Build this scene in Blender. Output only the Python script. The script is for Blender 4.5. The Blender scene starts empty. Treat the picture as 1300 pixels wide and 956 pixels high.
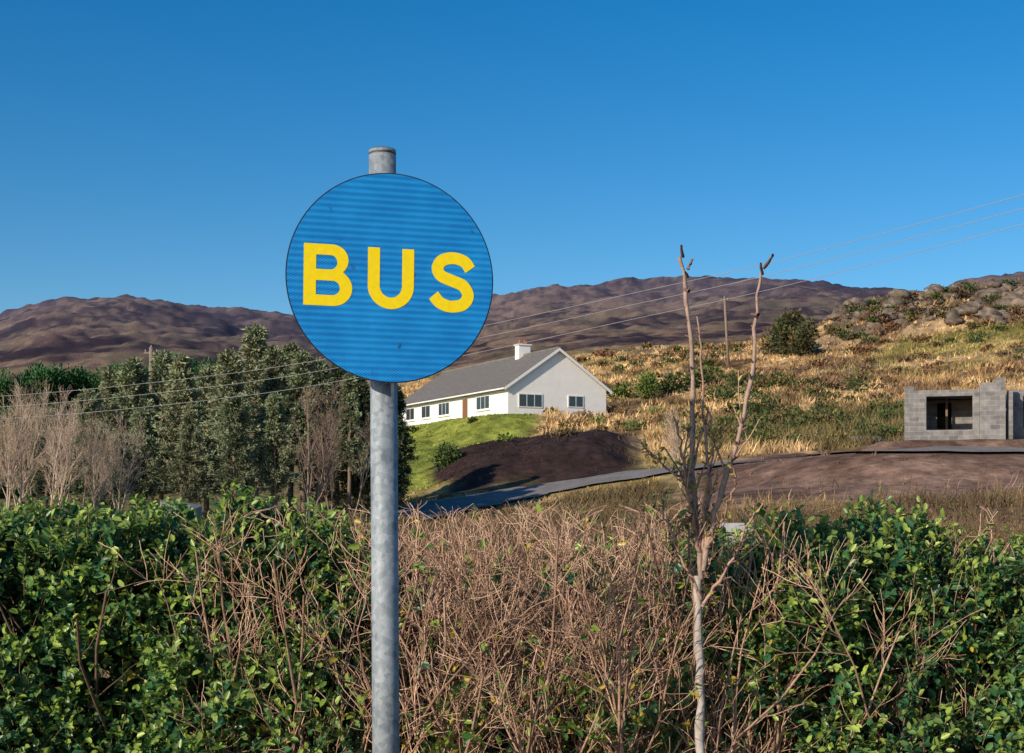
import bpy, math, numpy as np
from mathutils import Vector
rng=np.random.default_rng(7)
F=1805.0; EYE=1.6; HY=650.0
scene=bpy.context.scene
scene.view_settings.view_transform='Standard'
try: scene.view_settings.look='None'
except Exception: pass
scene.view_settings.exposure=0

# ---------------------------------------------------------------- noise
def hsh(x,y,s):
    v=np.sin(x*127.1+y*311.7+s*74.7)*43758.5453
    return v-np.floor(v)
def vn(x,y,s=0.):
    x=np.asarray(x,float);y=np.asarray(y,float)
    xi=np.floor(x);yi=np.floor(y);fx=x-xi;fy=y-yi
    fx=fx*fx*(3-2*fx);fy=fy*fy*(3-2*fy)
    return (hsh(xi,yi,s)*(1-fx)+hsh(xi+1,yi,s)*fx)*(1-fy)+(hsh(xi,yi+1,s)*(1-fx)+hsh(xi+1,yi+1,s)*fx)*fy
def fbm(x,y,s=0.,o=4):
    r=0;a=.5;t=0
    for i in range(o):
        r=r+a*vn(x*2**i+i*13.7,y*2**i+i*7.3,s+i);t+=a;a*=.5
    return r/t
def sm(t): t=np.clip(t,0,1);return t*t*(3-2*t)
def nrm(v): return v/np.maximum(np.linalg.norm(v,axis=-1,keepdims=True),1e-9)
def rv(n): return nrm(rng.normal(size=(n,3)))

# ---------------------------------------------------------------- mesh helpers
def attr_mat(name,rough=.7,transl=0.,bump=0.,bscale=20.,spec=.3,var=0.25,vscale=8.):
    m=bpy.data.materials.new(name);m.use_nodes=True;nt=m.node_tree;N=nt.nodes;L=nt.links
    b=N['Principled BSDF'];b.inputs['Roughness'].default_value=rough
    b.inputs['Specular IOR Level'].default_value=spec
    a=N.new('ShaderNodeAttribute');a.attribute_name='Col'
    tc=N.new('ShaderNodeTexCoord')
    no=N.new('ShaderNodeTexNoise');no.inputs['Scale'].default_value=vscale;no.inputs['Detail'].default_value=5
    no.inputs['Roughness'].default_value=.65
    L.new(tc.outputs['Object'],no.inputs['Vector'])
    mr=N.new('ShaderNodeMapRange');mr.inputs['From Min'].default_value=.3;mr.inputs['From Max'].default_value=.7
    mr.inputs['To Min'].default_value=1-var;mr.inputs['To Max'].default_value=1+var
    L.new(no.outputs['Fac'],mr.inputs['Value'])
    vm=N.new('ShaderNodeVectorMath');vm.operation='SCALE'
    L.new(a.outputs['Color'],vm.inputs[0]);L.new(mr.outputs['Result'],vm.inputs['Scale'])
    L.new(vm.outputs['Vector'],b.inputs['Base Color'])
    if bump>0:
        n2=N.new('ShaderNodeTexNoise');n2.inputs['Scale'].default_value=bscale;n2.inputs['Detail'].default_value=7
        L.new(tc.outputs['Object'],n2.inputs['Vector'])
        bp=N.new('ShaderNodeBump');bp.inputs['Strength'].default_value=1;bp.inputs['Distance'].default_value=bump
        L.new(n2.outputs['Fac'],bp.inputs['Height']);L.new(bp.outputs['Normal'],b.inputs['Normal'])
    if transl>0:
        t=N.new('ShaderNodeBsdfTranslucent');L.new(vm.outputs['Vector'],t.inputs['Color'])
        mx=N.new('ShaderNodeMixShader');mx.inputs['Fac'].default_value=transl
        L.new(b.outputs[0],mx.inputs[1]);L.new(t.outputs[0],mx.inputs[2])
        L.new(mx.outputs[0],N['Material Output'].inputs['Surface'])
    return m
def flat_mat(name,col,rough=.7,metal=0.,var=.15,scale=6.,bump=0.,spec=.4):
    m=bpy.data.materials.new(name);m.use_nodes=True;nt=m.node_tree;N=nt.nodes;L=nt.links
    b=N['Principled BSDF'];b.inputs['Roughness'].default_value=rough;b.inputs['Metallic'].default_value=metal
    b.inputs['Specular IOR Level'].default_value=spec
    tc=N.new('ShaderNodeTexCoord');no=N.new('ShaderNodeTexNoise');no.inputs['Scale'].default_value=scale
    no.inputs['Detail'].default_value=8;no.inputs['Roughness'].default_value=.6
    L.new(tc.outputs['Object'],no.inputs['Vector'])
    cr=N.new('ShaderNodeValToRGB')
    cr.color_ramp.elements[0].position=.3;cr.color_ramp.elements[1].position=.7
    cr.color_ramp.elements[0].color=[c*(1-var) for c in col]+[1]
    cr.color_ramp.elements[1].color=[min(1,c*(1+var)) for c in col]+[1]
    L.new(no.outputs['Fac'],cr.inputs['Fac']);L.new(cr.outputs['Color'],b.inputs['Base Color'])
    if bump>0:
        bp=N.new('ShaderNodeBump');bp.inputs['Distance'].default_value=bump
        L.new(no.outputs['Fac'],bp.inputs['Height']);L.new(bp.outputs['Normal'],b.inputs['Normal'])
    return m

class Acc:
    def __init__(s): s.v=[];s.q=[];s.c=[];s.m=[];s.n=0
    def add(s,v,q,c,mi=0):
        v=np.asarray(v,float).reshape(-1,3);q=np.asarray(q,int).reshape(-1,4)
        c=np.asarray(c,float)
        if c.ndim==1: c=np.tile(c,(len(v),1))
        s.v.append(v);s.q.append(q+s.n);s.c.append(c);s.m.append(np.full(len(q),mi));s.n+=len(v)
    def obj(s,name,mats,smooth=False,link=True,parent=None):
        v=np.concatenate(s.v);q=np.concatenate(s.q);c=np.concatenate(s.c);mi=np.concatenate(s.m)
        me=bpy.data.meshes.new(name)
        me.vertices.add(len(v));me.vertices.foreach_set('co',v.astype(np.float32).ravel())
        me.loops.add(q.size);me.loops.foreach_set('vertex_index',q.astype(np.int32).ravel())
        me.polygons.add(len(q));me.polygons.foreach_set('loop_start',(np.arange(len(q))*4).astype(np.int32))
        try: me.polygons.foreach_set('loop_total',np.full(len(q),4,np.int32))
        except Exception: pass
        me.polygons.foreach_set('material_index',mi.astype(np.int32))
        me.update(calc_edges=True)
        if smooth: me.polygons.foreach_set('use_smooth',np.ones(len(q),bool))
        at=me.color_attributes.new('Col','FLOAT_COLOR','POINT')
        at.data.foreach_set('color',np.hstack([np.clip(c,0,1),np.ones((len(c),1))]).astype(np.float32).ravel())
        for m in mats: me.materials.append(m)
        if not link: return me
        o=bpy.data.objects.new(name,me);scene.collection.objects.link(o)
        if parent: o.parent=parent
        return o
def tubes(acc,P,R,col,S=4,mi=0):
    N,K,_=P.shape
    T=nrm(np.gradient(P,axis=1))
    ref=np.where(np.abs(T[...,2:3])>.9,np.array([1.,0,0]),np.array([0,0,1.]))
    A=nrm(np.cross(T,ref));B=np.cross(T,A)
    an=np.arange(S)*2*np.pi/S
    V=P[:,:,None,:]+R[:,:,None,None]*(A[:,:,None,:]*np.cos(an)[:,None]+B[:,:,None,:]*np.sin(an)[:,None])
    idx=np.arange(N*K*S).reshape(N,K,S)
    a=idx[:,:-1,:];b=np.roll(a,-1,2);d=idx[:,1:,:];c=np.roll(d,-1,2)
    q=np.stack([a,b,c,d],-1).reshape(-1,4)
    col=np.asarray(col,float)
    if col.ndim==1: col=np.tile(col,(N,1))
    C=np.repeat(col,K*S,axis=0)
    acc.add(V.reshape(-1,3),q,C,mi)
def grow(P,R,n,tmin,tmax,lmin,lmax,ang,up,K=5,wig=.15,rf=.6,tip=.3,curve=0.):
    N,KP,_=P.shape
    idx=np.repeat(np.arange(N),n);M=len(idx)
    t=rng.uniform(tmin,tmax,M);f=t*(KP-1);i=np.minimum(f.astype(int),KP-2);w=(f-i)[:,None]
    s=P[idx,i]*(1-w)+P[idx,i+1]*w
    r=(R[idx,i]*(1-w[:,0])+R[idx,i+1]*w[:,0])*rf
    T=nrm(P[idx,i+1]-P[idx,i])
    pr=nrm(np.cross(T,rv(M)))
    a=ang*rng.uniform(.7,1.3,M)[:,None]
    d=nrm(T*np.cos(a)+pr*np.sin(a)+np.array([0,0,up]))
    ln=rng.uniform(lmin,lmax,M)*(1-.45*t)
    Q=np.zeros((M,K,3));Q[:,0]=s
    for k in range(1,K):
        d=nrm(d+rv(M)*wig+np.array([0,0,curve]))
        Q[:,k]=Q[:,k-1]+d*(ln/(K-1))[:,None]
    RR=r[:,None]*np.linspace(1,tip,K)[None]
    return Q,RR
def leaves6(acc,o,d,n,L,W,col,mi=0,fold=.25):
    N=len(o);d=nrm(d);s=nrm(np.cross(d,n));n=np.cross(s,d)
    L=L[:,None];W=W[:,None]
    up=n*W*fold
    V=np.stack([o,o+d*L*.3+s*W*.45+up,o+d*L*.72+s*W*.42+up*.8-n*L*.04,o+d*L-n*L*.14,o+d*L*.72-s*W*.42+up*.8-n*L*.04,o+d*L*.3-s*W*.45+up],1)
    i=(np.arange(N)*6)[:,None]
    q=np.concatenate([i+np.array([[0,1,2,3]]),i+np.array([[0,3,4,5]])])
    acc.add(V.reshape(-1,3),q,np.repeat(col,6,axis=0),mi)
def leaves4(acc,o,d,n,L,W,col,mi=0):
    N=len(o);d=nrm(d);s=nrm(np.cross(d,n))
    L=L[:,None];W=W[:,None]
    V=np.stack([o,o+d*L*.45+s*W*.5,o+d*L,o+d*L*.45-s*W*.5],1)
    q=(np.arange(N)*4)[:,None]+np.array([[0,1,2,3]])
    acc.add(V.reshape(-1,3),q,np.repeat(col,4,axis=0),mi)
def mixc(a,b,t):
    a=np.asarray(a,float);b=np.asarray(b,float);t=np.asarray(t)[...,None];return a*(1-t)+b*t
def empty(name,loc=(0,0,0),rz=0.):
    e=bpy.data.objects.new(name,None);e.location=loc;e.rotation_euler=(0,0,rz);scene.collection.objects.link(e);return e
def poly(name,verts,faces,mat,parent=None,smooth=False):
    me=bpy.data.meshes.new(name);me.from_pydata([tuple(v) for v in verts],[],faces);me.update()
    me.materials.append(mat)
    o=bpy.data.objects.new(name,me);scene.collection.objects.link(o)
    if parent:o.parent=parent
    if smooth:
        for p in me.polygons:p.use_smooth=True
    return o
def box(name,x0,x1,y0,y1,z0,z1,mat,parent=None):
    v=[(x0,y0,z0),(x1,y0,z0),(x1,y1,z0),(x0,y1,z0),(x0,y0,z1),(x1,y0,z1),(x1,y1,z1),(x0,y1,z1)]
    f=[(0,3,2,1),(4,5,6,7),(0,1,5,4),(1,2,6,5),(2,3,7,6),(3,0,4,7)]
    return poly(name,v,f,mat,parent)
def cr(x,t):
    i=np.clip(t.astype(int),0,len(x)-2);u=t-i;xp=np.r_[2*x[0]-x[1],x,2*x[-1]-x[-2]]
    a,b,c,d=xp[i],xp[i+1],xp[i+2],xp[i+3]
    return .5*((2*b)+(-a+c)*u+(2*a-5*b+4*c-d)*u*u+(-a+3*b-3*c+d)*u**3)

# ---------------------------------------------------------------- terrain
HC=np.array([-0.35+.893*5-.451*12.5,125+.451*5+.893*12.5]);HU=np.array([.893,.451]);HV=np.array([-.451,.893]);HZ=10.1
RA=math.radians(-16.5);RU=np.array([math.cos(RA),math.sin(RA)]);RV=np.array([-math.sin(RA),math.cos(RA)])
RO=np.array([18.77,68.]);RC=RO+RU*4.6+RV*3.5;RZ=5.0
PXC=np.array([-400,100,400,520,650,800,950,1100,1300,1700.])
DR=np.array([12,30,45,60,75,100,125,160,200,260,400,700,1100,1700,2600,3600,7000.])
YT=np.array([
 [735,690,672,662,640,620,590,560,530,500],
 [735,690,672,662,640,620,590,560,530,500],
 [735,690,670,655,630,605,570,540,510,490],
 [735,688,665,648,592,560,545,525,500,480],
 [730,685,662,634,568,529,528,498,474,455],
 [722,678,652,612,560,526,500,474,454,441],
 [712,670,634,592,550,515,485,462,446,437],
 [702,664,620,578,545,505,470,425,395,402],
 [700,658,605,566,528,485,445,400,367,385],
 [700,658,605,566,528,485,445,400,360,370.]])
def crest(px):
    return np.interp(px,[-400,-100,0,30,60,120,180,220,260,300,370,450,560,620,700,800,860,960,1010,1100,1180,1230,1300,1700],
      [420,412,404,394,389,384,383,389,396,400,404,405,395,384,371,364,362,353,351,360,366,352,343,335])
ZT=np.zeros((len(PXC),len(DR)))
for i,p in enumerate(PXC):
    for j in range(10): ZT[i,j+1]=EYE+(HY-YT[i,j])*DR[j+1]/F
PXF=np.linspace(-400,1700,211)
ZF=np.zeros((len(PXF),len(DR)))
for j in range(len(DR)): ZF[:,j]=np.interp(PXF,PXC,ZT[:,j])
for i,p in enumerate(PXF):
    c=crest(p)
    for j,off in ((11,52),(12,24),(13,0)):
        ZF[i,j]=EYE+(HY-(c+off))*DR[j]/F
    ZF[i,14]=ZF[i,13]*.75;ZF[i,15]=ZF[i,13]*.3;ZF[i,16]=20
def base(px,D):
    px=np.clip(px,-400,1700);D=np.clip(D,12,7000)
    a=(px+400)/10.;i=np.clip(a.astype(int),0,len(PXF)-2);u=a-i
    j=np.clip(np.searchsorted(DR,D,side='right')-1,0,len(DR)-2);v=(D-DR[j])/(DR[j+1]-DR[j])
    return (ZF[i,j]*(1-u)+ZF[i+1,j]*u)*(1-v)+(ZF[i,j+1]*(1-u)+ZF[i+1,j+1]*u)*v
def rect_d(X,Y,C,U,V,hu,hv):
    dx=X-C[0];dy=Y-C[1];a=np.abs(dx*U[0]+dy*U[1])-hu;b=np.abs(dx*V[0]+dy*V[1])-hv
    return np.maximum(np.maximum(a,b),0)
LANE=np.array([(470,664,60),(520,655,66),(560,645,71),(600,637,74),(650,628,76),(700,619,77),(780,606,77.5),(850,597,77.5),(950,586,75.5),(1050,578,71),(1140,571,66),(1230,570,64.5),(1400,572,64)],float)
lt=np.linspace(0,len(LANE)-1,240)
l_px,l_y,l_D=[cr(LANE[:,k],lt) for k in range(3)]
pp=np.stack([(l_px-650)*l_D/F,l_D],1);lz=EYE+(HY-l_y)*l_D/F
CS=.13   # cross-slope of the lane bench
def lane_near(X,Y):
    sh=np.shape(X);x=np.ravel(X);y=np.ravel(Y);d=np.full(x.shape,99.);z=np.zeros(x.shape)
    k=np.where((y>48)&(y<96)&(x>-22)&(x<45))[0]
    for a in range(0,len(k),40000):
        kk=k[a:a+40000];dd=np.hypot(x[kk,None]-pp[None,:,0],y[kk,None]-pp[None,:,1]);j=dd.argmin(1)
        d[kk]=dd[np.arange(len(kk)),j];z[kk]=lz[j]+CS*np.clip(y[kk]-pp[j,1],-4,4)
    return d.reshape(sh),z.reshape(sh)
def H(X,Y):
    X=np.asarray(X,float);Y=np.asarray(Y,float)
    D=np.maximum(Y,10.);px=650+F*X/D
    z=0
    sp=np.where(D>500,12,40)
    for dp,wp in ((-1,.25),(0,.5),(1,.25)):
        for dd,wd in ((.95,.25),(1,.5),(1.05,.25)):
            z=z+wp*wd*base(px+dp*sp,D*dd)
    z=np.where(Y<12,0.,z)
    far=sm((D-350)/500)
    z=z+(fbm(X/3.,Y/3.,3)-.5)*np.interp(D,[12,40,60,130,300],[.12,.3,.5,1.0,1.4])*(1-far)*sm((Y-10)/6)
    z=z+(fbm(X/14.,Y/14.,5)-.5)*np.interp(D,[40,60,130,300],[0,.6,1.6,3.])*(1-far)
    fr=1-np.abs(2*fbm(X/90.,Y/160.,19,6)-1)
    z=z+far*((fbm(X/170.,Y/240.,9,6)-.5)*30*sm((D-500)/900)+(fr-.6)*10+(fbm(X/22.,Y/30.,2,4)-.5)*10+(fbm(X/9.,Y/12.,31,3)-.5)*4)
    rk=sm((px-990)/120)*sm((D-165)/50)*sm((330-D)/50)
    r=1-np.abs(2*fbm(X/11.,Y/8.,21,5)-1)
    z=z+rk*((r-.72)*8+np.round(fbm(X/7.,Y/6.,4,3)*6)/6*3.-1.5)
    z=z+1.5*sm((px-545)/60)*sm((820-px)/60)*sm((D-80)/7)*sm((108-D)/10)*(0.6+fbm(X/4,Y/4,33))*.6
    k=sm(1-rect_d(X,Y,HC,HU,HV,6.,13.5)/7.);z=z*(1-k)+HZ*k-.03*k
    ld,lzz=lane_near(X,Y);k=sm(1-(ld-2.4)/5.);z=z*(1-k)+(lzz-.10)*k
    k=sm(1-rect_d(X,Y,RC,RU,RV,5.5,4.2)/1.5);z=z*(1-k)+RZ*k
    return z
DS=np.exp(np.linspace(math.log(14),math.log(2400),700))
def ray(px,y):
    X=(px-650)*DS/F
    yp=HY-F*(H(X,DS)-EYE)/DS
    k=np.argmax(yp<=y)
    if not (yp<=y).any(): k=len(DS)-1
    return X[k],DS[k],float(H(X[k],DS[k]))

def zone(X,Y):
    D=np.maximum(Y,10.);px=650+F*X/D
    n1=fbm(X/5,Y/5,40);n2=fbm(X/1.3,Y/1.3,41);n3=fbm(X/22,Y/22,42);n4=fbm(X/9,Y/7,47,3)
    pj=px+(n1-.5)*60;Dj=D*(1+(n1-.5)*.12)
    straw=mixc((.30,.19,.08),(.62,.43,.22),sm((n2-.3)/.4))
    green=mixc((.08,.09,.025),(.19,.18,.05),n2)
    dark=mixc((.045,.036,.018),(.12,.075,.04),n2)
    c=mixc(straw,green,sm((n3-.56)/.12)*.6)
    c=mixc(c,dark,sm((n1-.55)/.08)*.85)
    c=mixc(c,mixc((.08,.04,.025),(.22,.12,.07),n2),sm((n4-.56)/.07)*.75*sm((px-860)/60)*sm((D-105)/25))
    c=mixc(c,mixc((.06,.05,.028),(.14,.105,.055),n2),sm((56-D)/8)*.85)
    c=mixc(c,mixc((.055,.045,.025),(.15,.11,.055),n2),sm((76-D)/6)*sm((890-px)/50)*.85)
    w=mixc((.10,.10,.04),(.24,.18,.09),n1);c=mixc(c,w,sm((500-pj)/40)*sm((D-30)/10)*sm((400-D)/100))
    lawn=mixc((.12,.15,.025),(.30,.33,.06),sm((n2*.5+n1*.5-.3)/.4));c=mixc(c,lawn,sm((pj-470)/25)*sm((690-pj)/25)*sm((Dj-80)/8)*sm((150-D)/10))
    gr=sm((px-1080)/60)*sm((Dj-150)/20)*sm((225-Dj)/30)*sm((n3-.47)/.08)
    c=mixc(c,mixc((.13,.14,.03),(.28,.25,.06),n2),gr*.6)
    rk=sm((px-1000)/80)*sm((D-180)/30)*sm((330-D)/50)*sm((fbm(X/4,Y/3,77)-.43)/.08)
    c=mixc(c,mixc((.04,.032,.028),(.22,.165,.125),n2),rk*.92)
    gd=sm((pj-860)/40)*sm((1180-pj)/40)*sm((Dj-82)/8)*sm((118-Dj)/10);c=mixc(c,mixc((.045,.06,.02),(.13,.11,.04),n2),gd*.85)
    dirt=mixc((.11,.066,.05),(.26,.17,.13),sm((n2*.6+n1*.4-.3)/.4));c=mixc(c,dirt,sm((pj-850)/40)*sm((Dj-51)/4)*sm((83-Dj)/5))
    md=mixc((.016,.010,.010),(.06,.036,.031),n2);c=mixc(c,md,sm((pj-545)/25)*sm((825-pj)/40)*sm((Dj-79)/3)*sm((112-Dj)/5))
    hn=fbm(X/120,Y/160,50,5);hn2=fbm(X/20,Y/40,51,5);hn3=fbm(X/7,Y/14,52,3)
    hea_haze=mixc((.028,.018,.024),(.17,.11,.09),sm((hn*.35+hn2*.35+hn3*.3-.37)/.24))
    hea_haze=mixc(hea_haze,(.13,.12,.06),sm((hn2-.53)/.1)*.45*sm((1300-D)/500))
    hea_haze=mixc(hea_haze,(.28,.20,.13),sm((hn3*.5+hn*.5-.54)/.05)*.4)
    hea_haze=mixc(hea_haze,(.12,.125,.20),np.clip((D-500)/2600,0,.34))  # bluish aerial haze painted into the heather colour, stronger with distance
    return mixc(c,hea_haze,sm((D-330)/120))

s=np.linspace(-1,1,760);t=.95*np.sign(s)*np.abs(s)**1.3
Ys=np.concatenate([np.linspace(-18,10,12)[:-1],np.exp(np.linspace(math.log(10),math.log(3600),480)),[5000,7000,9000]])
YY,TT=np.meshgrid(Ys,t,indexing='ij');XX=TT*(np.maximum(YY,0)+30)
ZZ=H(XX,YY)
nr,nc=XX.shape;ii=np.arange(nr*nc).reshape(nr,nc)
q=np.stack([ii[:-1,:-1],ii[:-1,1:],ii[1:,1:],ii[1:,:-1]],-1).reshape(-1,4)
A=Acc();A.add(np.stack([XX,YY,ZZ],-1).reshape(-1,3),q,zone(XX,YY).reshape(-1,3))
ground_m=attr_mat('ground_earth_grass',.95,0,.15,2.0,.1,.5,1.2)
A.obj('hillside_ground',[ground_m],smooth=True)

tn=nrm(np.gradient(pp,axis=0));nm=np.stack([-tn[:,1],tn[:,0]],1)
W=np.linspace(-1.7,1.7,7);G=pp[:,None]+nm[:,None]*(W[None,:,None]*(1+.5*(fbm(lt*3,lt*0,5)-.5)[:,None,None]))
Zc=lz[:,None]+CS*(G[...,1]-pp[:,None,1])+.03
V=np.concatenate([G,Zc[...,None]],-1);ii=np.arange(240*7).reshape(240,7)
A=Acc();A.add(V.reshape(-1,3),np.stack([ii[:-1,:-1],ii[:-1,1:],ii[1:,1:],ii[1:,:-1]],-1).reshape(-1,4),mixc((.15,.135,.13),(.25,.235,.235),fbm(G[...,0]*1.5,G[...,1]*1.5,3).ravel()))
A.obj('farm_lane',[attr_mat('lane_gravel',.95,0,.01,20,.1)],smooth=True)

# ---------------------------------------------------------------- rocks on the ridge
A=Acc();nu,nv=10,7
uu,vv=np.meshgrid(np.linspace(0,2*np.pi,nu,endpoint=False),np.linspace(0.02,np.pi-.02,nv),indexing='ij')
S0=np.stack([np.cos(uu)*np.sin(vv),np.sin(uu)*np.sin(vv),np.cos(vv)],-1).reshape(-1,3)
ii=np.arange(nu*nv).reshape(nu,nv);jn=np.roll(ii,-1,0);RQ=np.stack([ii[:,:-1],jn[:,:-1],jn[:,1:],ii[:,1:]],-1).reshape(-1,4)
for _ in range(230):
    px=rng.uniform(1015,1400);y=rng.uniform(366,412)
    if fbm(np.array([px/30.]),np.array([y/12.]),91)[0]<.46: continue
    X,D,Z=ray(px,y)
    if D>330: continue
    sz=rng.uniform(.5,2.0)*np.array([1.3,1.,.6])*rng.uniform(.6,1.2,3)
    disp=np.round(fbm(S0[:,0]*2+rng.uniform(0,99),S0[:,1]*2+S0[:,2]*3,5,3)*5)/5*.7+.6
    k=rng.uniform(.6,1.2)
    A.add(S0*disp[:,None]*sz+np.array([X,D,Z+.1]),RQ,mixc((.07,.058,.05),(.25,.20,.16),np.clip(rng.random(len(S0))*k,0,1)))
A.obj('rock_outcrop',[ground_m])

# ---------------------------------------------------------------- grass tufts
def tufts(name,N,pxr,Dr,hr,wf,nb,filt=None,colf=None,mat=None):
    px=rng.uniform(*pxr,N);D=np.exp(rng.uniform(math.log(Dr[0]),math.log(Dr[1]),N))
    X=(px-650)*D/F
    if filt is not None:
        k=filt(px,D,X);px=px[k];D=D[k];X=X[k]
    k=(rect_d(X,D,HC,HU,HV,5.2,12.8)>0)&(rect_d(X,D,RC,RU,RV,5.,3.7)>0)
    ld,_=lane_near(X,D);k&=ld>2.1;px=px[k];D=D[k];X=X[k];ld=ld[k];N=len(X)
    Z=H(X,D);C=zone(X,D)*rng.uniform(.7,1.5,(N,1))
    if colf is not None: C=colf(C,px,D)
    A=Acc()
    ix=np.repeat(np.arange(N),nb);M=len(ix)
    hh=rng.uniform(hr[0],hr[1],N)*(.5+fbm(X/4,D/4,88));hh=hh*np.where(ld<7,.4,1.)
    h=hh[ix]*rng.uniform(.6,1.1,M)
    o=np.stack([X[ix]+rng.normal(0,1,M)*h*.3,D[ix]+rng.normal(0,1,M)*h*.3,Z[ix]-.05],1)
    d=np.stack([rng.normal(0,.45,M),rng.normal(0,.45,M),np.ones(M)],1);d=nrm(d)
    side=nrm(np.stack([rng.normal(0,1,M),rng.normal(0,.4,M),np.zeros(M)],1))
    w=(D[ix]*wf*rng.uniform(.6,1.4,M))[:,None]
    tipd=d+np.stack([rng.normal(0,.3,M)+.15,rng.normal(0,.3,M),-.2*np.ones(M)],1)
    mid=o+d*(h*.6)[:,None];tp=mid+nrm(tipd)*(h*.45)[:,None]
    V=np.stack([o-side*w,o+side*w,mid+side*w*.6,mid-side*w*.6,tp+side*w*.12,tp-side*w*.12],1)
    i=(np.arange(M)*6)[:,None];q=np.concatenate([i+np.array([[0,1,2,3]]),i+np.array([[3,2,4,5]])])
    A.add(V.reshape(-1,3),q,np.repeat(C[ix]*rng.uniform(.7,1.25,(M,1)),6,axis=0))
    return A.obj(name,[mat])
grass_m=attr_mat('dry_grass_blades',.8,0,0,1,.2,.15,3)
notlawn=lambda px,D,X:~((px>470)&(px<690)&(D>78)&(D<150))&~((px>840)&(D>51)&(D<82)&(rng.random(len(px))<.95))&~((px>550)&(px<820)&(D>78)&(D<109)&(rng.random(len(px))<.95))
tufts('hill_grass',40000,(430,1400),(48,330),(.3,.85),.00045,4,notlawn,None,grass_m)
tufts('lawn_grass',6000,(470,690),(80,150),(.06,.16),.0005,4,lambda px,D,X:np.ones(len(px),bool),None,grass_m)
def nearcol(C,px,D): return mixc(C,(.24,.18,.09),rng.uniform(0,.5,len(C)))
tufts('meadow_grass',18000,(-200,1500),(8,50),(.15,.4),.0006,5,lambda px,D,X:rng.random(len(px))<.35+.65*fbm(X/2,D/3,12),nearcol,grass_m)

# ---------------------------------------------------------------- bushes
leaf_far=attr_mat('bush_foliage',.6,0,0,1,.25,.2,2)
bark_m=attr_mat('tree_bark',.85,0,.01,30,.2,.3,12)
def bush_pts(A,c,rx,ry,rz,D,col,dens=1.,spiky=.0):
    wpx=rx*2*F/D;hpx=rz*2*F/D
    N=int(min(9000,max(120,dens*wpx*hpx/4.5)))
    nl=9;lc=rv(nl)*np.array([rx,ry,rz])*rng.uniform(.2,.62,(nl,1));lc[:,2]=np.abs(lc[:,2])*.9
    lr=rng.uniform(.32,.55,nl)
    k=rng.integers(0,nl,N);dr=rv(N);rad=lr[k]*rng.uniform(.55,1.08,N)**.6
    p=lc[k]+dr*rad[:,None]*np.array([rx,ry,rz])
    p[:,2]=np.maximum(p[:,2]+rz*.15,-.1*rz)
    sz=max(.02,2.6*D/F)*rng.uniform(.7,1.5,N)
    sh=(.55+.6*np.clip(p[:,2]/(rz*1.1),0,1))*(.55+.5*rad/lr[k])*rng.uniform(.7,1.35,N)  # shade painted into leaf colour: darker low down and inside each lump
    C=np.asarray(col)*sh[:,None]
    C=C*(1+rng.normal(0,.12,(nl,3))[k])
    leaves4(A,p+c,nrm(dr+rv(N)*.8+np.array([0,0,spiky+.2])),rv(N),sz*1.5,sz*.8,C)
def bush_at(A,px,y,wpx,hpx,col,dens=1.,D=None,maxD=320):
    if D is None:
        X,Dd,Z=ray(px,y)
        if Dd>maxD: return
        if float(lane_near(np.array([X]),np.array([Dd]))[0][0])<3.2: return
    else: Dd=D;X=(px-650)*D/F;Z=float(H(X,D))
    rx=wpx/2*Dd/F;rz=hpx/1.75*Dd/F
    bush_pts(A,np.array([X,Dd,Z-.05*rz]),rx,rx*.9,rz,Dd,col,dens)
DG=(.07,.10,.028);MG=(.12,.19,.035);OL=(.18,.14,.055);BR=(.22,.13,.07);RD=(.36,.11,.03)
A=Acc()
for dx,yb,w,h in ((-18,455,46,56),(16,455,50,70),(0,440,60,70),(4,418,50,62),(26,428,34,50)):
    bush_at(A,1000+dx,452,w,h,(.09,.09,.038),1.3)
    A.v[-1][:,2]+=max(0,(452-yb))*175/F
X_,D_,Z_=ray(1000,452);tubes(A,np.array([[[X_,D_,Z_-.3],[X_+.1,D_,Z_+2.5]]]),np.array([[.2,.14]]),(.1,.08,.06),6)
A.obj('round_hawthorn_tree',[leaf_far])
for (px,y,w,h,col) in ((790,508,40,44,MG),(822,506,46,54,MG),(852,500,40,48,DG),(884,492,46,46,DG),(905,480,34,30,MG)):
    A=Acc();bush_at(A,px,y,w,h,col,1.5);A.obj('garden_shrub',[leaf_far])
for (px,y,w,h,col) in ((566,592,50,60,(.09,.15,.04)),(690,524,26,18,MG),(712,521,26,18,DG),(735,518,22,18,RD),(755,516,20,16,(.25,.14,.03)),(668,526,14,10,RD),(640,560,26,15,MG),(528,548,18,10,DG),(600,536,14,8,DG)):
    A=Acc();bush_at(A,px,y,w,h,col,1.5,maxD=9999)
    if A.n: A.obj('flowering_shrub' if col==RD else 'garden_bush',[leaf_far])
A=Acc()
for _ in range(110):
    px=rng.uniform(860,1150);y=rng.uniform(484,566)
    bush_at(A,px,y,rng.uniform(22,56),rng.uniform(12,28),[DG,OL,DG,(.06,.07,.025)][rng.integers(0,4)],.9)
for _ in range(210):
    px=rng.uniform(690,1320);y=rng.uniform(385,500)
    k=rng.uniform(.35,1)
    bush_at(A,px,y,34*k,13*k,[DG,OL,BR,BR][rng.integers(0,4)],.9)
for _ in range(70):
    px=rng.uniform(1040,1330);y=rng.uniform(368,408)
    bush_at(A,px,y,rng.uniform(16,46),rng.uniform(6,14),[DG,(.10,.06,.035),(.07,.05,.03)][rng.integers(0,3)],.9)
for _ in range(50):
    px=rng.uniform(690,900);y=rng.uniform(522,556)
    k=rng.uniform(.4,1)
    bush_at(A,px,y,34*k,20*k,[OL,BR,(.40,.28,.13),MG][rng.integers(0,4)],.9)
A.obj('gorse_scrub',[leaf_far])
A=Acc()
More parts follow.
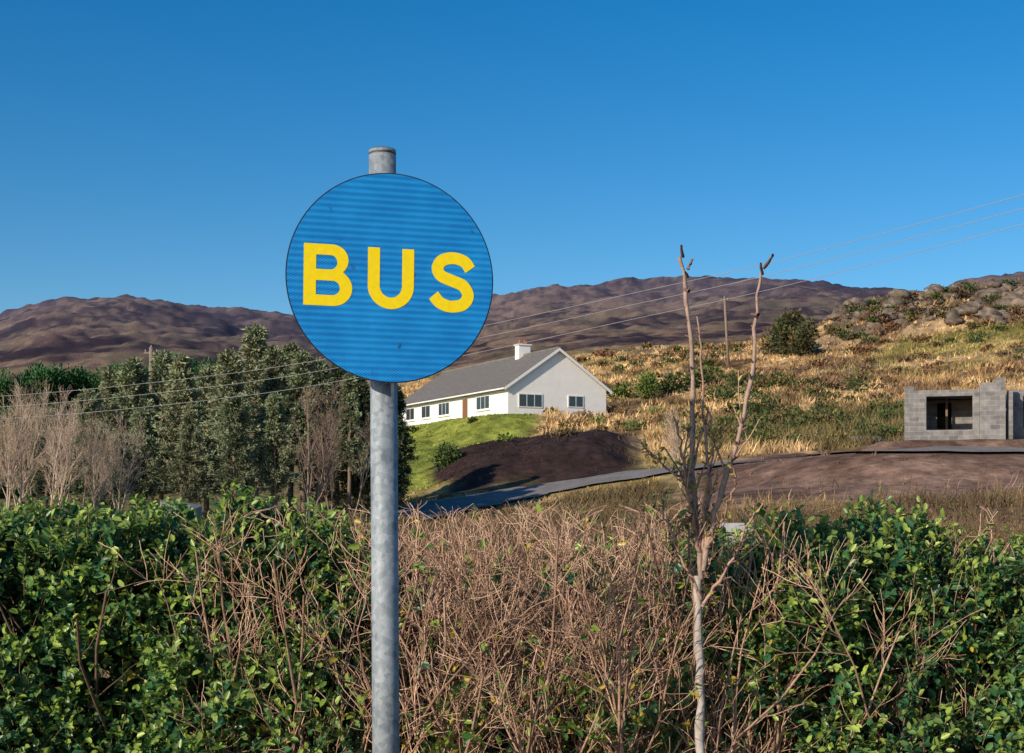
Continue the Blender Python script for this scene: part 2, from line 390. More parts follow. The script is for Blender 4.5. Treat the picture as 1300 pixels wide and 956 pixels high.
for _ in range(170):
    px=rng.uniform(540,1380);D=rng.uniform(24,48)
    h=rng.uniform(.3,.8);wp=rng.uniform(.8,2.2)
    bush_at(A,px,0,wp*F/D,h*F/D,[OL,(.12,.08,.045),(.10,.11,.03),(.15,.10,.055)][rng.integers(0,4)],.35,D=D)
for _ in range(70):
    px=rng.uniform(520,850);D=rng.uniform(50,69);h=rng.uniform(.15,.45)
    X=(px-650)*D/F
    if float(lane_near(np.array([X]),np.array([D]))[0][0])<5.5: continue
    bush_at(A,px,0,1.6*F/D,h*F/D,[OL,BR,(.09,.07,.04),(.12,.12,.05)][rng.integers(0,4)],.5,D=D)
for _ in range(60):
    px=rng.uniform(-40,520);D=rng.uniform(44,60);h=rng.uniform(.8,1.8)
    bush_at(A,px,0,2.5*F/D,h*F/D,[OL,DG,(.06,.07,.03),BR][rng.integers(0,4)],.5,D=D)
A.obj('bramble_scrub',[leaf_far])
def stems(A,X,Y,h,col,r):
    N=len(X);K=4;P=np.zeros((N,K,3));P[:,0]=np.stack([X,Y,H(X,Y)],1)
    d=nrm(np.stack([rng.normal(0,.3,N),rng.normal(0,.3,N),np.ones(N)],1))
    for k in range(1,K):
        d=nrm(d+rv(N)*.15);P[:,k]=P[:,k-1]+d*(h/(K-1))[:,None]
    R=r[:,None]*np.linspace(1,.4,K)[None]
    tubes(A,P,R,col,3)
    return P,R
A=Acc();N=1500;Y=rng.uniform(24,50,N);px=rng.uniform(540,1350,N);X=(px-650)*Y/F
P,R=stems(A,X,Y,rng.uniform(.4,1.,N),mixc((.12,.07,.05),(.28,.19,.12),rng.random(N)),np.full(N,.008))
Q,RR=grow(P,R,4,.3,1,.2,.5,.7,.2,4);tubes(A,Q,RR,(.18,.11,.075),3)
A.obj('dead_weeds',[bark_m])

# evergreen belt at far left
A=Acc()
for px in np.arange(-160,290,12):
    top=np.interp(px,[-160,0,60,110,150,190,230,285],[435,440,430,438,428,422,416,426])+rng.uniform(-5,5)
    D=rng.uniform(104,116);X=(px-650)*D/F;Z=float(H(X,D));ht=EYE+(HY-top)*D/F-Z
    for lay in range(4):
        f=lay/4.
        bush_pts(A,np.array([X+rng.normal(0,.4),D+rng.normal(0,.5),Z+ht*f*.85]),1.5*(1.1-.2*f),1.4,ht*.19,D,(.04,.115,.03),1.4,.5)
A.obj('evergreen_tree_belt',[leaf_far])

# ---------------------------------------------------------------- conifers and bare trees
def conifer(name,Ht,Rd,seed,col,nb=150,bare=.15):
    A=Acc();K=8
    z=np.linspace(0,Ht,K);P=np.stack([np.cumsum(rng.normal(0,.04,K)),np.cumsum(rng.normal(0,.04,K)),z],1)[None]
    R=np.linspace(.16,.02,K)[None];tubes(A,P,R,(.2,.15,.11),6,1)
    h=rng.uniform(bare,1,nb)**.9;az=rng.uniform(0,2*np.pi,nb)
    ln=Rd*((1-h)**.75*.92+.08)*rng.uniform(.55,1.15,nb)*(1+.25*np.sin(az*2+seed+h*5))
    low=h<.3;ln[low]*=.8
    K=6;Q=np.zeros((nb,K,3));Q[:,0]=np.stack([np.interp(h*Ht,z,P[0,:,0]),np.interp(h*Ht,z,P[0,:,1]),h*Ht],1)
    d=nrm(np.stack([np.cos(az),np.sin(az),rng.uniform(-.1,.35,nb)+h*.5],1))
    for k in range(1,K):
        d=nrm(d+rv(nb)*.12+np.array([0,0,-.07 if k<3 else .1]));Q[:,k]=Q[:,k-1]+d*(ln/(K-1))[:,None]
    RR=np.linspace(.035,.008,K)[None]*np.ones((nb,1));tubes(A,Q,RR,(.15,.11,.08),3,1)
    S,SR=grow(Q,RR,7,.15,1,.3*Rd/2,.55*Rd/2,.7,.0,4,.15);tubes(A,S,SR*.8,(.15,.12,.08),3,1)
    for B,n in ((S,9),(Q,14)):
        M=len(B)*n;ix=np.repeat(np.arange(len(B)),n);t=rng.uniform(.15,1,M)*(B.shape[1]-1.001);i=t.astype(int);w=(t-i)[:,None]
        p=B[ix,i]*(1-w)+B[ix,i+1]*w+rng.normal(0,.05,(M,3));T=nrm(B[ix,i+1]-B[ix,i])
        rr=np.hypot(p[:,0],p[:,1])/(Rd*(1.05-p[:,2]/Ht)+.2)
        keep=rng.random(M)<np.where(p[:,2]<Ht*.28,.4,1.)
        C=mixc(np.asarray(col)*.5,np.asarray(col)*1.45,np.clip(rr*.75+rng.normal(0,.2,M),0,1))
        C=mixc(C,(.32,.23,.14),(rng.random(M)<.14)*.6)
        k=keep
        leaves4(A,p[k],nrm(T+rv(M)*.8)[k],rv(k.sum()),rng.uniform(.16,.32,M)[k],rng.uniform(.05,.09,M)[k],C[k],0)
    return A.obj(name,[leaf_far,bark_m],link=False)
def baretree(name,Ht,col,spread=.5,multi=1):
    A=Acc();K=8
    P=np.zeros((multi,K,3));d=nrm(np.stack([rng.normal(0,.18,multi),rng.normal(0,.18,multi),np.ones(multi)],1))
    P[:,0,:2]=rng.normal(0,.12,(multi,2))
    for k in range(1,K):
        d=nrm(d+rv(multi)*.1+np.array([0,0,.08]));P[:,k]=P[:,k-1]+d*(Ht*.85/(K-1))
    R=np.linspace(.10,.03,K)[None]*np.ones((multi,1));tubes(A,P,R,col,5)
    Q,R2=grow(P,R,14,.2,1,Ht*.25,Ht*.45,spread,.25,6,.14,.6);tubes(A,Q,R2,col,4)
    Q3,R3=grow(Q,R2,6,.2,1,Ht*.1,Ht*.2,.6,.15,5,.18,.65);R3=np.maximum(R3,.008);tubes(A,Q3,R3,np.array(col)*1.1,3)
    Q4,R4=grow(Q3,R3,4,.2,1,Ht*.05,Ht*.11,.6,.1,4,.2,.8);R4=np.maximum(R4,.007);tubes(A,Q4,R4,np.array(col)*1.15,3)
    return A.obj(name,[bark_m],link=False)
GG=(.20,.23,.13);GG2=(.16,.20,.11);GD=(.05,.08,.035)
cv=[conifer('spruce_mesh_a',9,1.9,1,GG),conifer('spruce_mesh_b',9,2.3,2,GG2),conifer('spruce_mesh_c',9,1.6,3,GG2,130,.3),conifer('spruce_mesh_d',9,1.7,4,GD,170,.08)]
def put(me,name,px,top,D,rz=None,ws=1.):
    X=(px-650)*D/F;Z=float(H(X,D));ht=EYE+(HY-top)*D/F-Z
    o=bpy.data.objects.new(name,me);scene.collection.objects.link(o)
    sc=ht/9.;o.location=(X,D,Z-.1);w=sc*rng.uniform(.95,1.2)*ws;o.scale=(w,w,sc);o.rotation_euler=(0,0,rng.uniform(0,6.28) if rz is None else rz)
for px,top,D,m in ((110,496,66,1),(140,472,70,0),(172,458,68,1),(205,448,72,1),(232,456,66,0),(262,466,70,1),(290,450,64,0),(322,420,68,0),(347,444,66,2),(372,440,74,2),
                   (402,458,70,2),(428,466,76,3),(452,470,72,3),(478,484,70,3),(504,492,74,3),(60,520,74,1),(-40,490,70,1),(300,500,60,1),(240,515,60,0),(180,520,61,1),(130,540,60,0),
                   (386,450,66,2),(410,470,74,3),(440,478,66,2),(462,490,68,3),(350,500,61,1),(500,530,66,3),(490,500,67,3)):
    put(cv[m],'spruce_tree',px,top,D)
bt=[baretree('bare_mesh_a',9,(.36,.27,.2)),baretree('bare_mesh_b',9,(.46,.36,.28),.6,3),baretree('bare_mesh_c',9,(.26,.19,.15),.45,2)]
for px,top,D,m in ((-60,485,60,1),(8,492,58,1),(48,482,62,0),(78,500,57,1),(150,530,56,1),(28,520,56,1),(395,480,60,2),(420,510,62,2),(445,520,62,0),(865,520,70,1),(-10,510,55,0),(62,520,54,1),(100,515,58,0),(118,540,55,1)):
    put(bt[m],'bare_tree',px,top,D,None,.75)

# ---------------------------------------------------------------- house
def bungalow(name,loc,rz,Wd,Ln,we,ap,wallm,roofm,wins,door,gw):
    e=empty(name,loc,rz)
    white=bpy.data.materials.get('white_trim') or flat_mat('white_trim',(.8,.8,.8),.5,0,.05)
    glass=bpy.data.materials.get('window_glass') or flat_mat('window_glass',(.03,.04,.05),.08,0,.3,.6,0,.8)
    wood=bpy.data.materials.get('door_wood') or flat_mat('door_wood',(.22,.10,.05),.5)
    v=[(0,0,-1),(Wd,0,-1),(Wd,0,we),(Wd/2,0,ap),(0,0,we),(0,Ln,-1),(Wd,Ln,-1),(Wd,Ln,we),(Wd/2,Ln,ap),(0,Ln,we)]
    f=[(0,1,2,3,4),(5,9,8,7,6),(0,4,9,5),(1,6,7,2),(4,3,8,9),(2,7,8,3),(0,5,6,1)]
    poly('walls',v,f,wallm,e)
    sl=(ap-we)/(Wd/2);oh=.45;og=.3;th=.16
    for sgn,nm in ((-1,'roof_slope_a'),(1,'roof_slope_b')):
        xe=Wd/2+sgn*(Wd/2+oh);ze=we-oh*sl
        a=[(xe,-og,ze+.04),(Wd/2,-og,ap+.04),(Wd/2,Ln+og,ap+.04),(xe,Ln+og,ze+.04)]
        b=[(p[0],p[1],p[2]+th) for p in a]
        poly(nm,a+b,[(0,1,2,3),(4,7,6,5),(0,4,5,1),(1,5,6,2),(2,6,7,3),(3,7,4,0)],roofm,e)
        a=[(xe,-og-.04,ze-.1),(Wd/2,-og-.04,ap-.1),(Wd/2,-og-.04,ap+.18),(xe,-og-.04,ze+.18)]
        b=[(p[0],p[1]+.035,p[2]) for p in a]
        poly('bargeboard',a+b,[(0,1,2,3),(4,7,6,5),(0,4,5,1),(1,5,6,2),(2,6,7,3),(3,7,4,0)],white,e)
        box('gutter',xe-.06+sgn*.07,xe+.06+sgn*.07,-og,Ln+og,ze+.0,ze+.12,white,e)
    box('ridge_cap',Wd/2-.14,Wd/2+.14,-og-.02,Ln+og+.02,ap+.12,ap+.28,roofm,e)
    for b0,b1,z0,z1 in wins:
        box('window_frame',-.06,.02,b0,b1,z0,z1,white,e)
        n=max(1,round((b1-b0)/.9));w=(b1-b0-.1*(n+1))/n
        for i in range(n):
            y0=b0+.1+i*(w+.1);box('window_pane',-.075,-.05,y0,y0+w,z0+.1,z1-.1,glass,e)
        box('window_sill',-.14,-.0,b0-.1,b1+.1,z0-.1,z0-.003,white,e)
    for b0,b1 in door:
        box('door_frame',-.05,.02,b0,b1,0,2.15,white,e);box('door_leaf',-.07,-.04,b0+.1,b1-.1,.02,2.05,wood,e)
    for a0,a1,z0,z1 in gw:
        box('gable_window_frame',a0,a1,-.06,.02,z0,z1,white,e)
        n=max(1,round((a1-a0)/.9));w=(a1-a0-.1*(n+1))/n
        for i in range(n):
            x0=a0+.1+i*(w+.1);box('gable_window_pane',x0,x0+w,-.075,-.05,z0+.1,z1-.1,glass,e)
    return e,white
wall_m=flat_mat('white_render',(.82,.81,.79),.85,0,.05,1.5)
slate=bpy.data.materials.new('slate_roof');slate.use_nodes=True
N=slate.node_tree.nodes;L=slate.node_tree.links;b=N['Principled BSDF'];b.inputs['Roughness'].default_value=.8
tc=N.new('ShaderNodeTexCoord');mp=N.new('ShaderNodeMapping');mp.inputs['Rotation'].default_value=(0,0,math.pi/2)
br=N.new('ShaderNodeTexBrick');br.inputs['Scale'].default_value=2.2;br.inputs['Color1'].default_value=(.13,.125,.12,1);br.inputs['Color2'].default_value=(.20,.18,.165,1);br.inputs['Mortar'].default_value=(.06,.06,.06,1);br.inputs['Mortar Size'].default_value=.02
L.new(tc.outputs['Object'],mp.inputs['Vector']);L.new(mp.outputs['Vector'],br.inputs['Vector']);L.new(br.outputs['Color'],b.inputs['Base Color'])
ang=math.atan2(.451,.893)
e,white=bungalow('white_bungalow',(-.35,125,HZ),ang,10,24.9,2.6,6.0,wall_m,slate,
    [(3.6,6.4,.8,2.1),(12.4,15.0,.8,2.1),(17.0,19.2,.8,2.1),(21,23.2,.8,2.1)],[(8.2,9.5)],[(1.0,3.4,.75,2.0),(6.0,7.6,.9,2.0)])
box('chimney',4.4,5.6,6.5,7.3,5.3,7.1,wall_m,e);box('chimney_cap',4.3,5.7,6.4,7.4,7.1,7.22,white,e)
pot=flat_mat('clay_pot',(.35,.15,.08))
for x in (4.75,5.25): box('chimney_pot',x-.13,x+.13,6.77,7.03,7.22,7.6,pot,e)
X0=(402-650)*165/F
bungalow('pale_roofed_farmhouse',(X0,165,float(H(X0,168))),.15,9,9,2.6,5.,wall_m,flat_mat('pale_slate',(.38,.4,.43)),[(2,4,.8,2)],[],[(1,3,.8,2),(6,8,.8,2)])

# ---------------------------------------------------------------- unfinished blockwork building
blk=bpy.data.materials.new('concrete_blockwork');blk.use_nodes=True
N=blk.node_tree.nodes;L=blk.node_tree.links;b=N['Principled BSDF'];b.inputs['Roughness'].default_value=.9
tc=N.new('ShaderNodeTexCoord');sx=N.new('ShaderNodeSeparateXYZ');ad=N.new('ShaderNodeMath');ad.operation='ADD';cx=N.new('ShaderNodeCombineXYZ')
L.new(tc.outputs['Object'],sx.inputs[0]);L.new(sx.outputs['X'],ad.inputs[0]);L.new(sx.outputs['Y'],ad.inputs[1]);L.new(ad.outputs[0],cx.inputs['X']);L.new(sx.outputs['Z'],cx.inputs['Y'])
br=N.new('ShaderNodeTexBrick');br.inputs['Scale'].default_value=1.;br.inputs['Brick Width'].default_value=.45;br.inputs['Row Height'].default_value=.225
br.inputs['Mortar Size'].default_value=.012;br.inputs['Color1'].default_value=(.15,.15,.155,1);br.inputs['Color2'].default_value=(.25,.24,.24,1);br.inputs['Mortar'].default_value=(.28,.27,.265,1)
no=N.new('ShaderNodeTexNoise');no.inputs['Scale'].default_value=3;no.inputs['Detail'].default_value=8
mx=N.new('ShaderNodeMix');mx.data_type='RGBA';mx.blend_type='MULTIPLY';mx.inputs['Factor'].default_value=.8
L.new(cx.outputs[0],br.inputs['Vector']);L.new(tc.outputs['Object'],no.inputs['Vector'])
mr=N.new('ShaderNodeMapRange');mr.inputs['From Min'].default_value=.3;mr.inputs['From Max'].default_value=.7;mr.inputs['To Min'].default_value=.6;mr.inputs['To Max'].default_value=1.2
L.new(no.outputs['Fac'],mr.inputs['Value']);L.new(br.outputs['Color'],mx.inputs['A']);L.new(mr.outputs[0],mx.inputs['B']);L.new(mx.outputs['Result'],b.inputs['Base Color'])
e=empty('concrete_block_building',(RO[0],RO[1],RZ),RA)
T=.22
def wallx(n,x0,x1,y,h,ops,par):
    xs=x0
    for (a,b_,z0,z1) in ops:
        if a>xs: box(n+'_pier',xs,a,y,y+T,-.4,h,blk,par)
        if z0>0: box(n+'_below_opening',a,b_,y+.003,y+T-.003,-.4,z0,blk,par)
        if z1<h: box(n+'_lintel',a,b_,y+.003,y+T-.003,z1,h,blk,par)
        xs=b_
    if xs<x1: box(n+'_pier',xs,x1,y,y+T,-.4,h,blk,par)
def wally(n,x,y0,y1,h,ops,par):
    ys=y0
    for (a,b_,z0,z1) in ops:
        if a>ys: box(n+'_pier',x,x+T,ys,a,-.4,h,blk,par)
        if z0>0: box(n+'_below_opening',x+.003,x+T-.003,a,b_,-.4,z0,blk,par)
        if z1<h: box(n+'_lintel',x+.003,x+T-.003,a,b_,z1,h,blk,par)
        ys=b_
    if ys<y1: box(n+'_pier',x,x+T,ys,y1,-.4,h,blk,par)
wallx('front_wall',0,3.4,0,2.4,[(1.0,3.1,.5,2.1)],e)
box('porch_pier',3.405,4.55,-.5,-.25,-.4,2.66,blk,e)
box('porch_side',3.405,3.62,-.247,.9,-.4,2.5,blk,e)
wallx('front_wall_b',4.9,9.2,.9,2.4,[(5.4,7.2,.6,2.1)],e)
wally('left_wall',0,.223,6.8,2.4,[],e)
wally('cross_wall',4.67,-.2,6.8,2.3,[(1.5,2.5,0,2.1)],e)
wallx('partition_wall',.223,4.66,3.2,2.15,[(1.5,2.2,0,2.0)],e)
wallx('rear_wall',.223,9.2,6.81,2.4,[(5.8,7.2,.8,2.1)],e)
wally('right_wall',9.203,.9,7,2.4,[(2,4,.7,2.1)],e)
slab=flat_mat('shade_slab_concrete',(.2,.2,.2),.9)
box('added_shade_slab',.225,4.665,1.3,6.8,2.2,2.32,slab,e)  # ceiling slabs added behind the parapet to darken the roofless rooms
box('added_shade_slab',4.895,9.2,1.125,6.8,2.2,2.32,slab,e)
for x0,z0,w,y0 in ((0.,2.4,.44,.01),(4.1,2.66,.44,-.49)):
    box('coping_block',x0+.004,x0+w,y0,y0+.21,z0+.002,z0+.2,blk,e)
box('timber_prop',1.9,2.0,2.5,2.6,-.2,2.19,flat_mat('weathered_timber',(.2,.14,.09)),e)
e=empty('concrete_block_stack',ray(1100,562))
for i in range(9): 
    x=-.9+(i%5)*.46+rng.normal(0,.03)
    box('block',x,x+.44,rng.uniform(-.1,.1),.3,(-.1 if i<5 else .125),(.12 if i<5 else .34),blk,e)

# ---------------------------------------------------------------- fences, poles, wires
wood_m=flat_mat('weathered_wood',(.22,.17,.13),.9,0,.3,8)
def cyl(name,p0,p1,r0,r1,mat,parent=None,S=16,caps=True):
    p0=np.array(p0,float);p1=np.array(p1,float);t=nrm((p1-p0)[None])[0]
    a=nrm(np.cross(t,[0,1.,.01])[None])[0];b=np.cross(t,a)
    v=[];
    for p,r in ((p0,r0),(p1,r1)):
        for i in range(S):
            an=2*math.pi*i/S;v.append(p+r*(a*math.cos(an)+b*math.sin(an)))
    f=[(i,(i+1)%S,S+(i+1)%S,S+i) for i in range(S)]
    if caps: f+=[tuple(range(S))[::-1],tuple(range(S,2*S))]
    o=poly(name,v,f,mat,parent)
    for p in o.data.polygons:
        if len(p.vertices)==4:p.use_smooth=True
    return o
def fence(line,step,h):
    e=empty('post_and_wire_fence');P=[ray(*p) for p in line]
    P=np.array([p[:2] for p in P if p[1]<400]);seg=np.r_[0,np.cumsum(np.hypot(*np.diff(P,axis=0).T))]
    n=max(2,int(seg[-1]/step));ss=np.linspace(0,seg[-1],n);x=np.interp(ss,seg,P[:,0]);y=np.interp(ss,seg,P[:,1]);z=H(x,y)
    for a,b,c in zip(x,y,z): cyl('post',(a,b,c-.3),(a+rng.normal(0,.04),b,c+h*rng.uniform(.9,1.1)),.07,.06,wood_m,e,6)
    A=Acc()
    for k in (.45,.7,.95):
        tubes(A,np.stack([x,y,z+h*k],1)[None],np.full((1,n),.012),(.3,.3,.3),3)
    A.obj('fence_wires',[bark_m],parent=e)
fence([(1050,418),(1120,408),(1200,402),(1320,396)],3.5,1.2)
fence([(900,462),(980,452),(1060,440)],4,1.2)
fence([(690,460),(780,454),(870,448)],5,1.2)
fence([(1040,482),(1120,470),(1220,462),(1320,455)],3,1.2)
def upole(px,ybase,ytop,lean=0,D=None):
    if D is None: X,D,Z=ray(px,ybase)
    else: X=(px-650)*D/F;Z=float(H(X,D))
    zt=EYE+(HY-ytop)*D/F
    e=empty('utility_pole',(X,D,Z));h=zt-Z
    cyl('shaft',(0,0,-.5),(lean*h,0,h),.2,.15,wood_m,e,10)
    box('crossarm',lean*h-.5,lean*h+.5,-.06,.06,h-.45,h-.33,wood_m,e)
    por=flat_mat('porcelain',(.3,.3,.3),.3)
    for k in (-.4,0,.4): cyl('insulator',(lean*h+k,0,h-.33 if k else h),(lean*h+k,0,h-.15 if k else h+.15),.05,.04,por,e,8)
upole(925,466,377,-.06);upole(192,478,441,0,100)
wl=np.array([(1750,120,31),(1300,247,36),(1000,328,41),(800,373,44),(640,408,46),(400,458,49),(200,485,51),(0,503,53),(-220,512,56)],float)
tt=np.linspace(0,8,120)
cx_,cy_,cd_=[cr(wl[:,k],tt) for k in range(3)]
A=Acc()
for off in (0.,.36,.74):
    X=(cx_-650)*cd_/F;Z=EYE+(HY-cy_)*cd_/F-off+ .1*np.sin(tt*.4+off*3)*off
    tubes(A,np.stack([X,cd_+off*.5,Z],1)[None],np.full((1,120),.0080),(.32,.32,.34),4)
A.obj('overhead_power_lines',[attr_mat('aluminium_wire',.5,0,0,1,.5,.05)])
for (px,y,D) in ((1750,120,31),(-220,512,56)):
    X=(px-650)*D/F;Z=EYE+(HY-y)*D/F
    e=empty('utility_pole',(X,D,0));cyl('shaft',(0,0,-.3),(0,0,Z+.15),.15,.11,wood_m,e,12);box('crossarm',-.5,.5,-.05,.05,Z-.9,Z-.8,wood_m,e)

# ---------------------------------------------------------------- hedges
leaf_near=attr_mat('hedge_leaf',.36,.28,0,1,.5,.15,30)
twig_m=attr_mat('twig_bark',.75,0,.002,120,.3,.3,40)
TOPX=[-700,-200,0,40,100,150,190,240,290,340,375,420,460,520,600,700,800,860,930,960,1000,1050,1120,1160,1200,1250,1300,1500,2000]
TOPY=[650,646,650,640,650,640,634,658,640,650,640,655,676,690,690,690,690,684,684,672,662,668,660,652,668,682,690,680,680]
HD=5.75
def ztop(X): return EYE+(HY-np.interp(650+F*X/HD,TOPX,TOPY)-6)*HD/F-.03
def hedge(name,x0,x1,ns,dens_f,tipcol,yellow):
    A=Acc()
    N=ns
    X=rng.uniform(x0,x1,N);front=rng.random(N)<.68
    zt=ztop(X)+(fbm(X/.22,X*0,60)-.5)*.18
    u=rng.random(N)
    z=np.where(front,.15+(zt-.2)*u**.75,zt-.03)
    bump=(fbm(X/.24,z/.24,61)-.5)*.66
    Yf=5.34+bump+.22*sm((z-zt+.3)/.3)
    Yt=rng.uniform(5.4,6.55,N)
    z=np.where(front,z,zt-.12*np.abs((Yt-5.95)/.6)**2+(fbm(X/.2,Yt/.2,62)-.5)*.2)
    Y=np.where(front,Yf,Yt)
    dep=rng.exponential(.10,N);dep=np.minimum(dep,.35)
    Y=np.where(front,Y+dep,Y);z=np.where(front,z,z-dep*.7)
    out=np.where(front[:,None],np.array([0,-.8,.6]),np.array([0,-.15,1.]))
    d=nrm(out+rv(N)*.65)
    keep=rng.random(N)<dens_f(X,z)
    X=X[keep];Y=Y[keep];z=z[keep];d=d[keep];dep=dep[keep];out=out[keep];N=len(X)
    ln=rng.uniform(.09,.2,N)*np.where(rng.random(N)<.08,1.5,1.);o=np.stack([X,Y,z],1)-d*(ln*.5)[:,None]
    K=3;P=np.stack([o+d*(ln*k/2)[:,None]+rng.normal(0,.006,(N,3)) for k in range(K)],1)
    tubes(A,P,np.tile([.0028,.0022,.0012],(N,1)),mixc((.16,.11,.05),(.2,.2,.07),rng.random(N)),3,1)
    m=9;ix=np.repeat(np.arange(N),m);k=np.tile(np.arange(m),N)
    t=(k+.6)/m
    p=o[ix]+d[ix]*(ln[ix]*t)[:,None]
    M=len(ix);pr=nrm(np.cross(d[ix],rv(M)))
    ld=nrm(d[ix]*(.35+.5*t)[:,None]+pr*.85)
    n=nrm(out[ix]*.5+np.array([0,0,.6])+rv(M)*.7)
    L_=rng.uniform(.028,.054,M)*(1.1-.35*t)
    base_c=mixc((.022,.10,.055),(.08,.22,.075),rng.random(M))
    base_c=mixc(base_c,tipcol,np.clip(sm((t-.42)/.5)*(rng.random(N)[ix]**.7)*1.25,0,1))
    base_c*=(1-.9*np.clip(dep[ix]/.35,0,.7))[:,None]  # inner shade painted in: leaf colour darkens with depth into the hedge
    ye=rng.random(N)[ix]*.6+rng.random(M)*.4<yellow
    base_c[ye]=mixc((.35,.30,.03),(.6,.42,.05),rng.random(ye.sum()))
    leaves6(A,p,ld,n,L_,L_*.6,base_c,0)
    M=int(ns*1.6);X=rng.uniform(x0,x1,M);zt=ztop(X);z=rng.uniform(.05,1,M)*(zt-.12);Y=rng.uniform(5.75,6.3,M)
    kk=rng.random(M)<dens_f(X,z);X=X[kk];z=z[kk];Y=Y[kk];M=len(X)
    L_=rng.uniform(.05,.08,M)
    leaves6(A,np.stack([X,Y,z],1),rv(M),rv(M),L_,L_*.7,np.tile((.015,.04,.018),(M,1)),0)  # inner leaves coloured dark, standing in for shade inside the hedge
    n=int((x1-x0)*22);X=rng.uniform(x0,x1,n);K=7;P=np.zeros((n,K,3));P[:,0]=np.stack([X,rng.uniform(5.6,6.2,n),0*X],1)
    dd=nrm(np.stack([rng.normal(0,.3,n),rng.normal(0,.2,n),np.ones(n)],1));H_=(ztop(X)-.1)
    for k in range(1,K):
        dd=nrm(dd+rv(n)*.2);P[:,k]=P[:,k-1]+dd*(H_/(K-1)*1.02)[:,None]
    P[...,2]=np.minimum(P[...,2],ztop(P[...,0])-.02)
    R=np.linspace(.010,.004,K)[None]*rng.uniform(.7,1.3,(n,1));tubes(A,P,R,(.14,.09,.06),4,1)
    Q,RR=grow(P,R,7,.15,1,.25,.55,.8,.1,5,.2,.55);tubes(A,Q,RR,(.17,.11,.07),3,1)
    return A.obj(name,[leaf_near,twig_m])
pxof=lambda X:650+F*X/5.6
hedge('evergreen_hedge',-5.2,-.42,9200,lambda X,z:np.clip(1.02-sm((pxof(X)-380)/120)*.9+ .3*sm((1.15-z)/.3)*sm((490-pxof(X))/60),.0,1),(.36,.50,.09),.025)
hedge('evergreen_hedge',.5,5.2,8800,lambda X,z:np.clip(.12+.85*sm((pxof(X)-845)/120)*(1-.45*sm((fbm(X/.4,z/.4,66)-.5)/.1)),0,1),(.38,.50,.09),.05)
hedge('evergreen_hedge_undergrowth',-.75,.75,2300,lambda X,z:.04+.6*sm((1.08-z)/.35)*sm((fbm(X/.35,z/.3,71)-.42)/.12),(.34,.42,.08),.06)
def twiggy(name,x0,x1,n,dens_leaf):
    A=Acc();K=9
    X=rng.uniform(x0,x1,n);X=np.where(rng.random(n)<.25,rng.uniform(x0-.1,x1+.7,n),X)
    P=np.zeros((n,K,3));P[:,0]=np.stack([X,rng.uniform(5.3,6.1,n),0*X],1)
    d=nrm(np.stack([rng.normal(0,.26,n),rng.normal(0,.16,n),np.ones(n)],1));h=rng.uniform(1.2,1.62,n)
    for k in range(1,K):
        d=nrm(d+rv(n)*.22+np.array([0,0,.07]));P[:,k]=P[:,k-1]+d*(h/(K-1))[:,None]
    P[...,2]=np.minimum(P[...,2],1.56+.05*vn(P[...,0]/.2,P[...,1]/.2,9))
    R=np.linspace(.0082,.0028,K)[None]*rng.uniform(.5,1.4,(n,1))
    c=mixc((.17,.10,.07),(.48,.31,.22),rng.random(n));tubes(A,P,R,c,4)
    Q,R2=grow(P,R,10,.25,1,.22,.48,.7,.15,6,.2,.55,.5,.03)
    def clipz(B,mx):
        B[...,2]=np.where(B[...,2]>mx,mx+(B[...,2]-mx)*.4,B[...,2]);return B
    Q=clipz(Q,1.56);R2=np.maximum(R2,.0017)
    tubes(A,Q,R2,mixc((.22,.12,.08),(.66,.43,.30),rng.random(len(Q))),3)
    Q3,R3=grow(Q,R2,4,.2,1,.10,.26,.7,.12,5,.24,.75,.6,.02);Q3=clipz(Q3,1.60);R3=np.maximum(R3,.0013)
    tubes(A,Q3,R3,mixc((.28,.15,.10),(.80,.55,.39),rng.random(len(Q3))),3)  # finest twigs coloured lightest, sunlit ends painted into the colour
    k=rng.random(len(Q3))<dens_leaf(Q3[:,0,0],Q3[:,0,2]);B=Q3[k];m=5;ix=np.repeat(np.arange(len(B)),m);M=len(ix)
    i=rng.integers(1,B.shape[1],M);p=B[ix,i];L_=rng.uniform(.022,.045,M)
    col=mixc((.05,.15,.03),(.28,.38,.06),rng.random(M));ye=rng.random(M)<.15;col[ye]=(.5,.38,.06)
    leaves6(A,p,rv(M)+np.array([0,-.2,.4]),rv(M)+np.array([0,-.3,.6]),L_,L_*.6,col,1)
    return A.obj(name,[twig_m,leaf_near])
twiggy('bare_twig_hedge',-.95,.95,360,lambda X,z:.03+.4*sm((1.0-z)/.3)*sm((vn(X/.22,z/.2,5)-.3)/.3))

